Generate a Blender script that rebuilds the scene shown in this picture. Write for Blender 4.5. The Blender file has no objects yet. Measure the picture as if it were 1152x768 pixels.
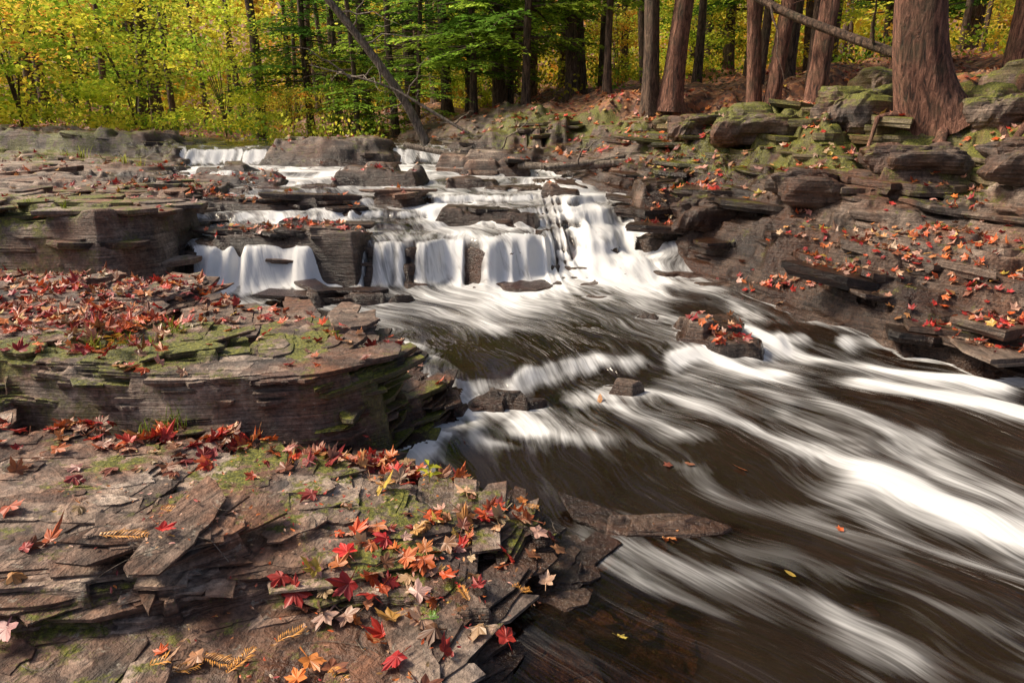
import bpy, math, random
import numpy as np
from mathutils import Vector, Matrix
rng=np.random.default_rng(7); random.seed(7)
sc=bpy.context.scene
# ------------------------------------------------------------------ utils
def hsh(ix,iy,s):
    n=(ix.astype(np.int64)*374761393+iy.astype(np.int64)*668265263+int(s)*974634777)&0xffffffff
    n=((n^(n>>13))*1274126177)&0xffffffff
    n=n^(n>>16)
    return (n&0xffffff)/16777216.0
def vn(x,y,s=0):
    fx=np.floor(x); fy=np.floor(y); ix=fx.astype(np.int64); iy=fy.astype(np.int64)
    u=x-fx; v=y-fy; u=u*u*(3-2*u); v=v*v*(3-2*v)
    a=hsh(ix,iy,s); b=hsh(ix+1,iy,s); c=hsh(ix,iy+1,s); d=hsh(ix+1,iy+1,s)
    return ((a*(1-u)+b*u)*(1-v)+(c*(1-u)+d*u)*v)*2-1
def fbm(x,y,s=0,o=4):
    r=0; a=.5; 
    for i in range(o):
        r=r+a*vn(x,y,s+i*17); x=x*2.03+3.1; y=y*2.03-1.7; a*=.5
    return r
def ss(a,b,x):
    t=np.clip((x-a)/(b-a),0,1); return t*t*(3-2*t)
def cells(x,y,s):
    ix=np.floor(x).astype(np.int64); iy=np.floor(y).astype(np.int64)
    best=np.full(x.shape,9.); bx=ix.copy(); by=iy.copy()
    for dx in (-1,0,1):
        for dy in (-1,0,1):
            cx=ix+dx; cy=iy+dy
            d=(cx+.15+.7*hsh(cx,cy,s)-x)**2+(cy+.15+.7*hsh(cx,cy,s+5)-y)**2
            m=d<best; best=np.where(m,d,best); bx=np.where(m,cx,bx); by=np.where(m,cy,by)
    return bx,by
def smoothlut(ys,vs,w=.25):
    g=np.arange(-12,160,.05); v=np.interp(g,ys,vs); k=int(w/.05)*2+1
    ker=np.hanning(k+2)[1:-1]; ker/=ker.sum()
    v2=np.convolve(np.pad(v,k//2,mode='edge'),ker,'valid')
    return lambda y: np.interp(y,g,v2)
def mesh_np(name,V,F,smooth=False,attrs=None,mat=None):
    V=np.asarray(V,np.float32); F=np.asarray(F,np.int32); k=F.shape[1]
    me=bpy.data.meshes.new(name)
    me.vertices.add(len(V)); me.vertices.foreach_set('co',V.ravel())
    me.loops.add(F.size); me.loops.foreach_set('vertex_index',F.ravel())
    me.polygons.add(len(F)); me.polygons.foreach_set('loop_start',np.arange(0,F.size,k,dtype=np.int32))
    me.update(calc_edges=True)
    me.polygons.foreach_set('use_smooth',np.full(len(F),smooth,bool))
    if attrs:
        for nm,arr in attrs.items():
            a=me.attributes.new(nm,'FLOAT_COLOR','POINT')
            c=np.ones((len(V),4),np.float32); c[:,:3]=arr; a.data.foreach_set('color',c.ravel())
    if mat: me.materials.append(mat)
    return me
def obj(name,me,parent=None,loc=None):
    o=bpy.data.objects.new(name,me); sc.collection.objects.link(o)
    if parent: o.parent=parent
    if loc is not None: o.location=loc
    return o
# ------------------------------------------------------------------ node helper
class NT:
    def __init__(s,name):
        s.m=bpy.data.materials.new(name); s.m.use_nodes=True; s.t=s.m.node_tree; s.t.nodes.clear()
    def n(s,typ,ins=None,**p):
        nd=s.t.nodes.new(typ)
        for k,v in p.items(): setattr(nd,k,v)
        if ins:
            for k,v in ins.items():
                sk=nd.inputs[k]
                if isinstance(v,bpy.types.NodeSocket): s.t.links.new(v,sk)
                else: sk.default_value=v
        return nd
    def mix(s,f,a,b,bt='MIX'):
        nd=s.t.nodes.new('ShaderNodeMix'); nd.data_type='RGBA'; nd.blend_type=bt
        for i,v in ((0,f),(6,a),(7,b)):
            if isinstance(v,bpy.types.NodeSocket): s.t.links.new(v,nd.inputs[i])
            else: nd.inputs[i].default_value=(v if i==0 else (tuple(v)+(1,))[:4])
        return nd.outputs[2]
    def math(s,op,a,b=0.,c=0.,clamp=False):
        nd=s.t.nodes.new('ShaderNodeMath'); nd.operation=op; nd.use_clamp=clamp
        for i,v in enumerate((a,b,c)):
            if isinstance(v,bpy.types.NodeSocket): s.t.links.new(v,nd.inputs[i])
            else: nd.inputs[i].default_value=v
        return nd.outputs[0]
    def ramp(s,f,pts):
        nd=s.t.nodes.new('ShaderNodeValToRGB'); s.t.links.new(f,nd.inputs[0]); e=nd.color_ramp.elements
        while len(e)<len(pts): e.new(.5)
        for i,(p,c) in enumerate(pts):
            e[i].position=p; e[i].color=(c,c,c,1) if not hasattr(c,'__len__') else (tuple(c)+(1,))[:4]
        return nd.outputs[0]
    def noise(s,vec,scale,detail=4,rough=.55,dist=0):
        return s.n('ShaderNodeTexNoise',{'Vector':vec,'Scale':scale,'Detail':detail,'Roughness':rough,'Distortion':dist}).outputs[0]
    def mapv(s,vec,sc_):
        return s.n('ShaderNodeMapping',{'Vector':vec,'Scale':sc_}).outputs[0]
    def out(s,sh):
        o=s.n('ShaderNodeOutputMaterial'); s.t.links.new(sh,o.inputs[0]); return s.m
# ------------------------------------------------------------------ stream geometry (metres; camera stands at the origin, upstream = +Y)
xL=smoothlut([-8,1,1.7,2.1,2.45,2.7,3.1,3.5,4.3,5.0,5.3,6.2,6.8,8,9,12.5,13.5,14.5,18,25,30,160],
             [-.5,-.1,0,.1,.35,0,-.5,-.6,-.62,-1,-1.5,-2.9,-3.4,-3.5,-4.3,-5.7,-6.25,-6.4,-7,-9,-10,-10],.1)
xR=smoothlut([-8,0,2,3,4,4.7,5.25,5.9,7.2,8,9.5,12,13,14,18,25,30,160],
             [20,12,9,7,5,3.73,3.05,2.56,2.14,1.95,1.6,.4,-.8,-1.5,-4,-7,-10,-10],.2)
pL=smoothlut([-8,1,2,3,4.3,5.5,7,9,12,14,30],[2.,1.2,.2,-.7,-1.1,-.7,-2.5,-4,-5.6,-6.6,-11],1.0)
pR=smoothlut([-8,1,2,3,4.3,5.5,7,9,12,14,30],[8.,6,4.8,4.3,3.6,2.5,2.3,2,.5,-1,-8],1.0)
Wk=smoothlut([-9,3.98,4.12,4.24,4.4,5,6.75,6.92,7.02,7.12,7.35,7.75,7.83,8.2,8.32,8.9,9.02,9.6,9.68,10.2,10.32,11.2,11.3,12.9,13.02,13.3,13.6,20,160],
             [0,0,.03,.085,.11,.12,.15,.22,.44,.58,.62,.63,.69,.71,.80,.82,.91,.92,.96,.98,1.04,1.05,1.10,1.14,1.18,1.42,1.48,1.5,1.5],.05)
Wk2=smoothlut([-9,3.98,4.12,4.24,4.4,5,6.4,6.65,6.85,7.15,7.3,7.75,7.9,8.05,8.6,8.75,9.3,9.4,10.3,12.9,13.3,13.6,20,160],
             [0,0,.03,.085,.11,.12,.15,.21,.28,.34,.45,.56,.68,.73,.80,.88,.90,.95,1.02,1.12,1.42,1.48,1.5,1.5],.06)
def qof(x,y):
    xc=np.clip(x,-5,2.3)
    yf=np.interp(xc,[-5,-3.4,-1.5,0,1,2.3],[6.85,6.9,7.05,7.3,7.7,8.25])
    fade=1-ss(9,12,y); up=ss(5.5,6.8,y); rt_=ss(.1,.8,x)
    return y-(yf-7)*fade+up*((.22+.28*rt_)*vn(x*1.4,y*.5+x*.4*rt_,31)+(.13+.08*rt_)*vn(x*4.2,y*(.8+1.5*rt_),32)+.06*vn(x*11,y,33))+(1-up)*(.16*vn(x*1.7,y*.4,34)+.07*vn(x*6,y*1.5,36))
def Wf(x,y):
    q=qof(x,y); t=ss(.2,.9,x+.3*vn(x*2,y*2,35))
    w=Wk(q)*(1-t)+Wk2(q)*t
    return w+ .015*vn(x*1.5,y*.9,41)*ss(2,5,y)
prR=lambda d: np.interp(d,[-3,-.3,0,.25,.6,1.2,2,2.8,3.6,6,10,30,60],[-1,-.3,0.03,.16,.3,.62,1.02,1.42,1.6,2.1,3,6,9])
prL=lambda d: np.interp(d,[-3,-.3,0,.3,1,3,8,40],[-1,-.3,0.0,.08,.12,.2,.4,.7])
blocks=[ # polygon, top height, gx, gy, edge width
 ([(-5,.6),(-.2,.6),(-.14,1.5),(.0,1.85),(.16,2.15),(.38,2.42),(-1,2.5),(-5,2.4)],.17,-.08,.02,.22),
 ([(-5,1.66),(-1.3,1.74),(-.85,1.92),(-.5,1.96),(-.28,2.16),(.02,2.24),(.40,2.44),(-.02,2.70),(-.55,3.0),(-1.5,3.0),(-5,3.0)],.28,-.11,-.12,.5),
 ([(.0,.8),(.45,1.5),(.75,2.1),(.5,2.5),(0,2.5),(-.3,1)],-.06,-.08,0,.2),
 ([(-2.7,3.22),(-1.5,3.16),(-.98,3.22),(-.68,3.42),(-.74,3.72),(-1.0,3.92),(-2.8,4.0)],.53,-.05,0,.14),
 ([(-6,2.95),(-2.5,3.1),(-2.3,4.3),(-6,4.4)],.5,-.05,.02,.2),
 ([(-.95,3.45),(-.5,3.72),(-.42,4.05),(-.62,4.3),(-1.2,4.1)],.15,0,0,.15),
 ([(-6,4.25),(-2.4,4.35),(-1.25,4.72),(-.98,4.95),(-1.3,5.15),(-2.6,5.35),(-6,5.3)],.30,-.06,0,.10),
 ([(-6,4.75),(-2.6,4.9),(-2.2,5.1),(-2.7,5.5),(-6,5.5)],.46,-.03,0,.10),
 ([(-8,5.1),(-3.1,5.3),(-2.65,5.6),(-3.1,6.1),(-8,6.4)],.42,-.03,0,.2),
 ([(-2.3,6.2),(-1.1,6.35),(-.75,6.62),(-1.6,6.7),(-2.3,6.55)],.2,0,0,.12),
 ([(-9,6.2),(-3.8,6.25),(-3.42,6.6),(-3.45,7.6),(-3.9,8.6),(-9,8.9)],1.06,-.03,.02,.24),
 ([(-10,8.5),(-4.35,8.7),(-3.8,9.3),(-4.0,10.2),(-4.9,10.6),(-10,11)],1.1,-.02,0,.2),
 ([(-12,10.4),(-5.6,10.7),(-5.3,11.6),(-6,12.5),(-12,12.6)],1.28,-.03,0,.25),
 ([(-15,13.0),(-8,12.9),(-6.8,13.3),(-6.5,14.2),(-7,15.5),(-15,16)],1.8,-.03,0,.45),
 ([(-4.55,12.8),(-3.4,12.5),(-2.3,12.9),(-2.0,13.6),(-2.6,14.5),(-4.8,14.4)],1.6,0,0,.8),
 ([(-3.2,7.0),(-1.62,6.95),(-1.5,7.35),(-1.8,7.95),(-3.1,8.0)],.69,.02,0,.14),
 ([(-4.2,8.2),(-2.2,8.45),(-2.1,8.8),(-3.0,9.1),(-4.1,9.0)],.88,0,0,.14),
 ([(-4.7,9.9),(-3.4,10.0),(-3.2,10.5),(-4.6,10.9)],1.1,0,0,.15),
 ([(-2.6,9.8),(-1.35,9.9),(-1.15,10.4),(-2.4,10.8)],1.22,0,0,.3),
 ([(-.98,8.05),(.3,8.1),(.42,8.4),(-.1,8.75),(-.9,8.65)],.87,0,0,.2),
 ([(-1.0,9.8),(-.2,9.9),(-.1,10.3),(-.9,10.5)],1.1,0,0,.2),
 ([(-1.9,8.9),(-1.2,8.8),(-1.0,9.1),(-1.7,9.3)],.99,0,0,.2),([(-3.,9.6),(-2.5,9.5),(-2.3,9.8),(-2.9,10)],1.04,0,0,.2),([(.3,9.3),(.9,9.2),(1.,9.5),(.4,9.7)],1.02,0,0,.25),([(-5.2,11.2),(-4.2,11.1),(-4.,11.6),(-5,11.8)],1.18,0,0,.2),
 ([(-2.9,11.6),(-1.9,11.5),(-1.8,11.9),(-2.8,12)],1.2,0,0,.2),
 ([(-.9,11.3),(.3,11.2),(.4,11.8),(-.8,12)],1.25,0,0,.25),
 ([(-1.4,12.4),(.4,12.2),(1.0,13),(-1.2,13.4)],1.4,0,0,.3),
 ([(1.65,9.0),(2.35,8.9),(2.5,9.7),(1.5,10)],1.05,0,0,.2),
 ([(1.25,5.25),(1.6,5.0),(1.98,5.05),(2.08,5.3),(1.9,5.75),(1.4,5.7)],.24,-.12,.06,.45),
 ([(-.25,4.12),(.1,4.05),(.35,4.15),(.25,4.3),(-.15,4.32)],.13,0,0,.3),
 ([(-.5,3.95),(-.3,3.95),(-.28,4.12),(-.45,4.18)],.11,0,0,.2),
 ([(.58,4.32),(.82,4.25),(.92,4.38),(.7,4.5)],.12,0,0,.3),
 ([(1.05,5.9),(1.35,5.8),(1.4,6.0),(1.1,6.1)],.17,0,0,.3),
 ([(.34,2.58),(.95,2.60),(1.15,2.7),(.9,2.82),(.4,2.82)],.012,-.03,0,.16),
 ([(1.02,2.3),(1.2,2.32),(1.18,2.45),(1.04,2.44)],.02,0,0,.14),([(1.3,2.2),(1.45,2.2),(1.45,2.3),(1.32,2.3)],.015,0,0,.12),
 ([(3.75,9.2),(4.9,9.0),(5.3,9.8),(4.2,10.2)],2.0,0,0,.45),
 ([(3.7,7.2),(4.7,7.0),(4.95,7.6),(3.95,7.9)],1.42,0,0,.3),
 ([(3.3,5.9),(4.6,5.4),(5.2,6.2),(4.0,6.8)],.72,.1,0,.25),
 ([(2.6,7.0),(3.3,6.5),(3.7,7.2),(2.9,7.9)],.75,.1,0,.25),
 ([(4.9,6.2),(6.5,5.5),(7.5,7),(5.6,7.4)],1.5,.1,0,.3),
]
def sdpoly(X,Y,P):
    d=np.full(X.shape,1e9); ins=np.zeros(X.shape,bool); n=len(P)
    for i in range(n):
        ax,ay=P[i]; bx,by=P[(i+1)%n]; ex,ey=bx-ax,by-ay
        t=np.clip(((X-ax)*ex+(Y-ay)*ey)/(ex*ex+ey*ey),0,1)
        d=np.minimum(d,(X-ax-t*ex)**2+(Y-ay-t*ey)**2)
        c=((ay>Y)!=(by>Y))
        if by!=ay: ins^= c&(X<ax+(Y-ay)/(by-ay)*ex)
    return np.where(ins,1,-1)*np.sqrt(d)
def Ff(X,Y):
    W=Wf(X,Y); dR=X-xR(Y); dL=xL(Y)-X
    pool=1-ss(6.2,7.0,Y)
    bed=W-.05-.13*pool-.22*(1-ss(3.6,4.3,Y))*ss(.3,1.2,X)+.09*fbm(X*1.6,Y*1.6,3)*(.8+.2*pool)
    ampR=np.interp(Y,[0,8,12,200],[1,1,.5,.5])
    nR=.42*fbm(X*.9+5,Y*.9,8)*ss(.1,1.,dR)
    R=W+prR(dR+.35*fbm(X*.8,Y*.8,9))*ampR+nR
    L=W+prL(dL+.08*fbm(X*2,Y*2,11))+ .06*fbm(X*.8,Y*.8,12)*ss(.2,1.5,dL)
    far=np.maximum(0,Y-15)*.02+np.maximum(0,Y-42)*.22
    F=np.where(dR>-.9,np.maximum(bed,R),bed); F=np.where(dL>-.9,np.maximum(F,L),F)
    F=F+far
    wob=.10*fbm(X*1.6,Y*1.6,21,2)
    for P,top,gx,gy,e in blocks:
        xs=[p[0] for p in P]; ys=[p[1] for p in P]; cx,cy=np.mean(xs),np.mean(ys)
        if min(xs)<-4.9 and max(xs)>-3: cx=-.8 if max(xs)>-1.5 else -2.
        m=(X>min(xs)-.5)&(X<max(xs)+.5)&(Y>min(ys)-.5)&(Y<max(ys)+.5)
        if not m.any(): continue
        x=X[m]; y=Y[m]; small=(max(xs)-min(xs))<.7
        sd=sdpoly(x,y,P)+wob[m]*(.5 if small else 1)
        t=top+gx*(x-cx)+gy*(y-cy)+.03*fbm(x*1.5,y*1.5,23)
        low=t-1.1 if top>.6 else t-.7
        if top<.18 and small: low=t-.3
        h=low+(t-low)*ss(-e*.9,e*.5,sd)
        F[m]=np.maximum(F[m],h)
    return F,W,dR,dL
# ------------------------------------------------------------------ terrain sheet
rows=[-8]
while rows[-1]<160:
    y=rows[-1]
    if y<.4: st=.25 if y<.2 else .05
    elif y<15: st=.0029*(y+.8)
    else: st=.013*(y-5)
    rows.append(y+st)
rows=np.array(rows)
cols=np.concatenate([np.linspace(-1.7,-.8,60)[:-1],np.linspace(-.8,.8,950),np.linspace(.8,1.7,60)[1:]])
wid=lambda y: np.maximum(y,0)+.9+ss(1,-2,y)*3
Yg,Sg=np.meshgrid(rows,cols,indexing='ij'); Xg=Sg*wid(Yg)
F,W,dR,dL=Ff(Xg,Yg)
def blur(a,n=1):
    for _ in range(n):
        b=a.copy(); b[1:-1]=(a[:-2]+2*a[1:-1]+a[2:])/4; a=b.copy(); a[:,1:-1]=(b[:,:-2]+2*b[:,1:-1]+b[:,2:])/4
    return a
soil=np.clip(ss(2.5,3.4,dR+.8*fbm(Xg*.8,Yg*.8,94))+ss(16,19,Yg)+ss(2,6,dL)*ss(15.5,18,Yg)*1.,0,1)
dipf=lambda x,y:-.05*x+.05*y+.10*vn(x*.5,y*.5,51)+.04*vn(x*1.1,y*1.1,52)
dip=dipf(Xg,Yg)
wx=Xg+.09*vn(Xg*2,Yg*2,62)+.015*vn(Xg*11,Yg*11,61)+.006*vn(Xg*31,Yg*31,65); wy=Yg+.09*vn(Xg*2,Yg*2,64)+.015*vn(Xg*11,Yg*11,63)+.006*vn(Xg*31,Yg*31,66)
lay=[]
for sxx,syy,an,sd_ in ((1.2,3.4,.2,1),(2.0,1.5,-.3,2),(1.9,4.6,.1,3),(3.0,4.2,.5,4)):
    ca,sa=math.cos(an),math.sin(an)
    lay.append(cells((wx*ca+wy*sa)*sxx,(-wx*sa+wy*ca)*syy,sd_))
Fd=F-dip; lv=-1.2; k=0
h=np.full(F.shape,-3.); tint=np.full(F.shape,.5)
lr=random.Random(3)
amp=(.05+.035*ss(3,3.6,Yg)+.05*ss(1,2.,dR))*(1-soil)
while lv<2.9:
    bx,by=lay[k%4]
    c0=hsh(bx,by,100+k); c=blur(c0-.5,1)
    G=Fd+amp*(c*2.0)+.02*vn(Xg*2.5+k*7.3,Yg*2.5-k*3.1,k)*(1-soil)
    ga=np.abs(np.gradient(G,axis=0))+np.abs(np.gradient(G,axis=1))
    u=np.clip((G-lv)/(ga*1.3+2e-4)+.5,0,1)
    h=h*(1-u)+lv*u; tint=tint*(1-u)+c0*u
    lv+=lr.choice([.018,.025,.035,.05,.08]); k+=1
terr=np.maximum(h+dip,F-.3)
T=terr*(1-soil)+F*soil
T=T+.010*fbm(Xg*9,Yg*9,81,5)*(1-soil)+.06*fbm(Xg*2.5,Yg*2.5,82,5)*soil
T=blur(T,1)
def Tlook(x,y,A=None):
    A=Tsurf if A is None else A
    x=np.atleast_1d(x).astype(float); y=np.atleast_1d(y).astype(float)
    r=np.interp(y,rows,np.arange(len(rows))); c=np.interp(x/wid(y),cols,np.arange(len(cols)))
    r0=np.clip(r.astype(int),0,len(rows)-2); c0=np.clip(c.astype(int),0,len(cols)-2); fr=r-r0; fc=c-c0
    return (A[r0,c0]*(1-fc)+A[r0,c0+1]*fc)*(1-fr)+(A[r0+1,c0]*(1-fc)+A[r0+1,c0+1]*fc)*fr
Tsurf=T.copy()
def blob(X,Y,L):
    r=np.zeros(X.shape)
    for cx,cy,sx,sy,a in L: r+=a*np.exp(-((X-cx)/sx)**2-((Y-cy)/sy)**2)
    return r
mossm=blob(Xg,Yg,[(-2.0,3.55,.5,.35,.7),(-2.9,3.3,.6,.4,.6),(-1.3,3.85,.6,.15,.5),(-.72,3.5,.18,.3,.8),(-4.6,7.,1.0,1.2,.6),(-4.5,9.2,1,.6,.6),
  (4.4,9.6,1.0,.9,1.2),(5.2,8.6,1.,.8,.7),(6.3,9.0,1.5,1.2,.5),(2.7,11.5,.8,1.5,.6),(3.4,10,.7,1,.6),(5.2,7.3,.8,.5,.7),(3.8,8.2,.8,.5,.5),(-.2,2.55,.4,.12,.6),(-.5,2.2,.3,.2,.5),(-1.3,2.6,.8,.2,.5),(-1,1.6,.6,.3,.4),
  (-5,14,4,1.4,.4),(-9,12,3,1.5,.6),(1.,14,2,1.,.6)])+.3*soil*(vn(Xg*.5,Yg*.5,91)>0.1)
mossm=mossm+.19*ss(.05,.3,T-W)*(1-soil)+.2*ss(1.2,2.6,dR)*(1-soil)
wet=1-ss(.04,.22,T-W+.08*fbm(Xg*2,Yg*2,92))
wet=np.clip(wet+blob(Xg,Yg,[(-2.4,7,1,.6,.8),(-.3,8.3,.8,.4,.8),(-1.9,10,.9,.6,.8),(-3.3,13,1.5,.8,.6),(-3.2,8.7,1.2,.4,.7),(-.8,3.9,.4,.4,.8),(-10,13.3,4,.6,.5),(2.4,7,.6,1.5,.5),(2,9.5,.8,1,.6)])+(dR>0)*np.clip(.62+.7*fbm(Xg*.7,Yg*.7,93),.2,1)*ss(3.2,1.6,dR)+(dL>0)*np.clip(.7*fbm(Xg*.9,Yg*.9,95),0,.4),0,1)*(dL<4)
nr,nc=Xg.shape
idx=np.arange(nr*nc).reshape(nr,nc)
Fq=np.stack([idx[:-1,:-1],idx[:-1,1:],idx[1:,1:],idx[1:,:-1]],-1).reshape(-1,4)
# ---- terrain material
m=NT('slate_ground'); tc=m.n('ShaderNodeTexCoord').outputs['Object']
at=m.n('ShaderNodeAttribute',attribute_name='mask'); sep=m.n('ShaderNodeSeparateColor',{'Color':at.outputs['Color']})
mo,so,we=sep.outputs
ti=m.n('ShaderNodeSeparateColor',{'Color':m.n('ShaderNodeAttribute',attribute_name='tint').outputs['Color']}).outputs[0]
st=m.noise(m.mapv(tc,(1.6,1.6,34)),1.0,5,.65,.7)
st2=m.noise(m.mapv(tc,(3,3,170)),1.0,3,.6,.5)
big=m.noise(tc,1.7,3,.6); fin=m.noise(tc,38,4,.72); mid=m.noise(tc,6,5,.68)
bb=m.math('ADD',m.math('MULTIPLY',st,.5),m.math('ADD',m.math('MULTIPLY',mid,.5),m.math('MULTIPLY',m.math('SUBTRACT',ti,.5),.24)))
base=m.ramp(bb,[(.34,(.028,.020,.016)),(.44,(.105,.072,.054)),(.52,(.21,.15,.113)),(.61,(.35,.265,.205)),(.72,(.50,.40,.32))])
base=m.mix(m.ramp(big,[(.44,0),(.64,.8)]),base,(.22,.09,.042),'MIX')
base=m.mix(m.ramp(m.noise(tc,2.9,3,.6),[(.52,0),(.68,.6)]),base,(.10,.088,.085),'MIX')
base=m.mix(.85,base,m.ramp(fin,[(.3,.3),(.5,.95),(.7,1.65)]),'MULTIPLY')
base=m.mix(.65,base,m.ramp(st2,[(.36,.18),(.5,1.),(.7,1.35)]),'MULTIPLY')
lich=m.ramp(m.noise(tc,16,5,.75),[(.60,0),(.68,.6)])
base=m.mix(lich,base,(.38,.35,.28))
wcol=m.mix(1.,base,(.24,.20,.18),'MULTIPLY'); base=m.mix(we,base,wcol)
geo=m.n('ShaderNodeNewGeometry'); nz=m.n('ShaderNodeSeparateXYZ',{0:geo.outputs['True Normal']}).outputs[2]
mf=m.math('ADD',m.math('MULTIPLY',mo,1.),m.math('MULTIPLY',m.math('SUBTRACT',m.noise(tc,3.3,6,.78),.5),3.4))
mf=m.ramp(mf,[(.5,0),(.72,1)]); mf=m.math('MULTIPLY',mf,m.ramp(mo,[(.03,0),(.2,1)]))
mf=m.math('MULTIPLY',mf,m.ramp(nz,[(.1,.35),(.6,1)]))
mcol=m.ramp(m.noise(tc,60,3,.7),[(.3,(.025,.03,.005)),(.5,(.11,.115,.014)),(.7,(.28,.26,.035))])
vor=m.n('ShaderNodeTexVoronoi',{'Vector':tc,'Scale':15.,'Randomness':1.}); vs=m.n('ShaderNodeSeparateColor',{'Color':vor.outputs['Color']}).outputs[0]
lit=m.ramp(vs,[(0,(.05,.03,.02)),(.3,(.14,.06,.035)),(.5,(.25,.10,.05)),(.7,(.36,.13,.05)),(.85,(.42,.21,.10)),(1,(.2,.12,.08))])
base=m.mix(m.math('MULTIPLY',so,m.ramp(mid,[(.3,.55),(.5,1)])),base,lit)
base=m.mix(mf,base,mcol)
rough=m.math('SUBTRACT',.8,m.math('MULTIPLY',we,.55))
hh=m.math('ADD',m.math('MULTIPLY',st,1.),m.math('ADD',m.math('MULTIPLY',st2,.6),m.math('MULTIPLY',fin,.7)))
bp=m.n('ShaderNodeBump',{'Strength':.95,'Distance':.02,'Height':hh})
pb=m.n('ShaderNodeBsdfPrincipled',{'Base Color':base,'Roughness':rough,'Normal':bp.outputs[0]})
matT=m.out(pb.outputs[0])
me=mesh_np('ground',np.stack([Xg,Yg,T],-1).reshape(-1,3),Fq,False,{'mask':np.stack([mossm,soil,wet],-1).reshape(-1,3),'tint':np.repeat(tint.reshape(-1,1),3,1)},matT)
obj('ground',me)
# ---- loose and bedded slate plates along the ledges
Tp=blur(T,12)
def add_plates(n,x0,x1,y0,y1,Ls,Ds,Ths,seed,base_p=.12,wk=1.1,below=.12,strike=.12,sn=.15):
    r=np.random.default_rng(seed); x=r.uniform(x0,x1,n); y=r.uniform(y0,y1,n); e=.08 if y1<5 else .14
    gx=(Tlook(x+e,y,Tp)-Tlook(x-e,y,Tp))/(2*e); gy=(Tlook(x,y+e,Tp)-Tlook(x,y-e,Tp))/(2*e); g=np.hypot(gx,gy)
    z=Tlook(x,y,T); ok=(r.random(n)<base_p+wk*np.minimum(g,1.2)**1.3)&(z>Wf(x,y)-below)&(Tlook(x,y,soil)<.4)
    Vs=[];Fs=[];Ms=[];Ts=[];o=0;K=20
    for i in np.nonzero(ok)[0]:
        f_=r.random()**1.6; L=(Ls[0]+(Ls[1]-Ls[0])*f_)*.5; D=(Ds[0]+(Ds[1]-Ds[0])*(.5*f_+.5*r.random()))*.5; th=r.uniform(*Ths)
        a0=math.pi/2+strike
        if g[i]>.15:
            a=math.atan2(gy[i],gx[i]); da=(a-a0+math.pi)%(2*math.pi)-math.pi; a=a0+da*.6+r.normal(0,sn)
        else: a=a0+r.normal(0,sn)
        ux,uy=math.cos(a),math.sin(a); tx,ty=-uy,ux
        push=D*r.uniform(.7,.95)*(1 if g[i]>.15 else 0)
        cx,cy=x[i]+ux*push,y[i]+uy*push; zt=z[i]+th*r.uniform(.25,.6)+(.0 if g[i]>.15 else -.1*th)
        sx=float((dipf(np.array([cx+.2]),np.array([cy]))-dipf(np.array([cx-.2]),np.array([cy])))[0]/.4)+r.normal(0,.012); sy=float((dipf(np.array([cx]),np.array([cy+.2]))-dipf(np.array([cx]),np.array([cy-.2])))[0]/.4)+r.normal(0,.012)
        an=np.linspace(0,2*np.pi,K,endpoint=False)+r.uniform(-.13,.13,K)
        ex=r.uniform(.0,.15)
        rad=1/np.maximum(np.abs(np.cos(an+ex))/L,np.abs(np.sin(an+ex))/D)*r.uniform(.82,1.04,K)
        cor=r.random(4); rad*=np.interp((an%(2*np.pi)),np.array([0,.25,.75,1.25,1.75,2])*np.pi,[1,.72+.3*cor[0],.72+.3*cor[1],.72+.3*cor[2],.72+.3*cor[3],1])
        pu=np.cos(an)*rad; pv=np.sin(an)*rad
        rings=[(.93,0,.03),(.96,.40,.03),(1.0,.45,.02),(.99,.97,.006),(.965,1.,.008)]
        R=[]
        of1=r.normal(0,.02,2)*D*3
        for q,(s,hz,j) in enumerate(rings):
            jj=1+r.uniform(-j,j,K); ou,ov=(of1 if q<2 else (0,0))
            qu=pu*s*jj+ou; qv=pv*s*jj+ov
            X=cx+tx*qu+ux*qv; Y=cy+ty*qu+uy*qv; Z=zt-th+th*hz+sx*(X-cx)+sy*(Y-cy)
            R.append(np.stack([X,Y,Z],-1))
        V=np.concatenate(R+[np.array([[cx,cy,zt+r.normal(0,.002)]])]); Vs.append(V)
        b=np.arange(K); nb=(b+1)%K; f=[]
        for q in range(4):
            f.append(np.stack([o+q*K+b,o+q*K+nb,o+(q+1)*K+nb,o+(q+1)*K+b],-1))
        f.append(np.stack([o+4*K+b,o+4*K+nb,np.full(K,o+5*K),np.full(K,o+5*K)],-1)); f=np.concatenate(f); Fs.append(f); o+=5*K+1
        mm=float(Tlook(cx,cy,mossm)[0]),0,float(Tlook(cx,cy,wet)[0]); Ms.append(np.tile(mm,(5*K+1,1))); Ts.append(np.full((5*K+1,3),r.random()*1.2-.1))
        r0,r1=np.searchsorted(rows,[cy-L*.9,cy+L*.9]); wm=wid(cy); c0,c1=np.searchsorted(cols,[(cx-L*.9)/wm,(cx+L*.9)/wm])
        if r1>r0 and c1>c0:
            XX=Xg[r0:r1,c0:c1]-cx; YY=Yg[r0:r1,c0:c1]-cy
            ins=(np.abs(XX*tx+YY*ty)<L*.78)&(np.abs(XX*ux+YY*uy)<D*.78)
            Tsurf[r0:r1,c0:c1]=np.where(ins,np.maximum(Tsurf[r0:r1,c0:c1],zt+sx*XX+sy*YY),Tsurf[r0:r1,c0:c1])
    return np.concatenate(Vs),np.concatenate(Fs),np.concatenate(Ms),np.concatenate(Ts)
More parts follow.
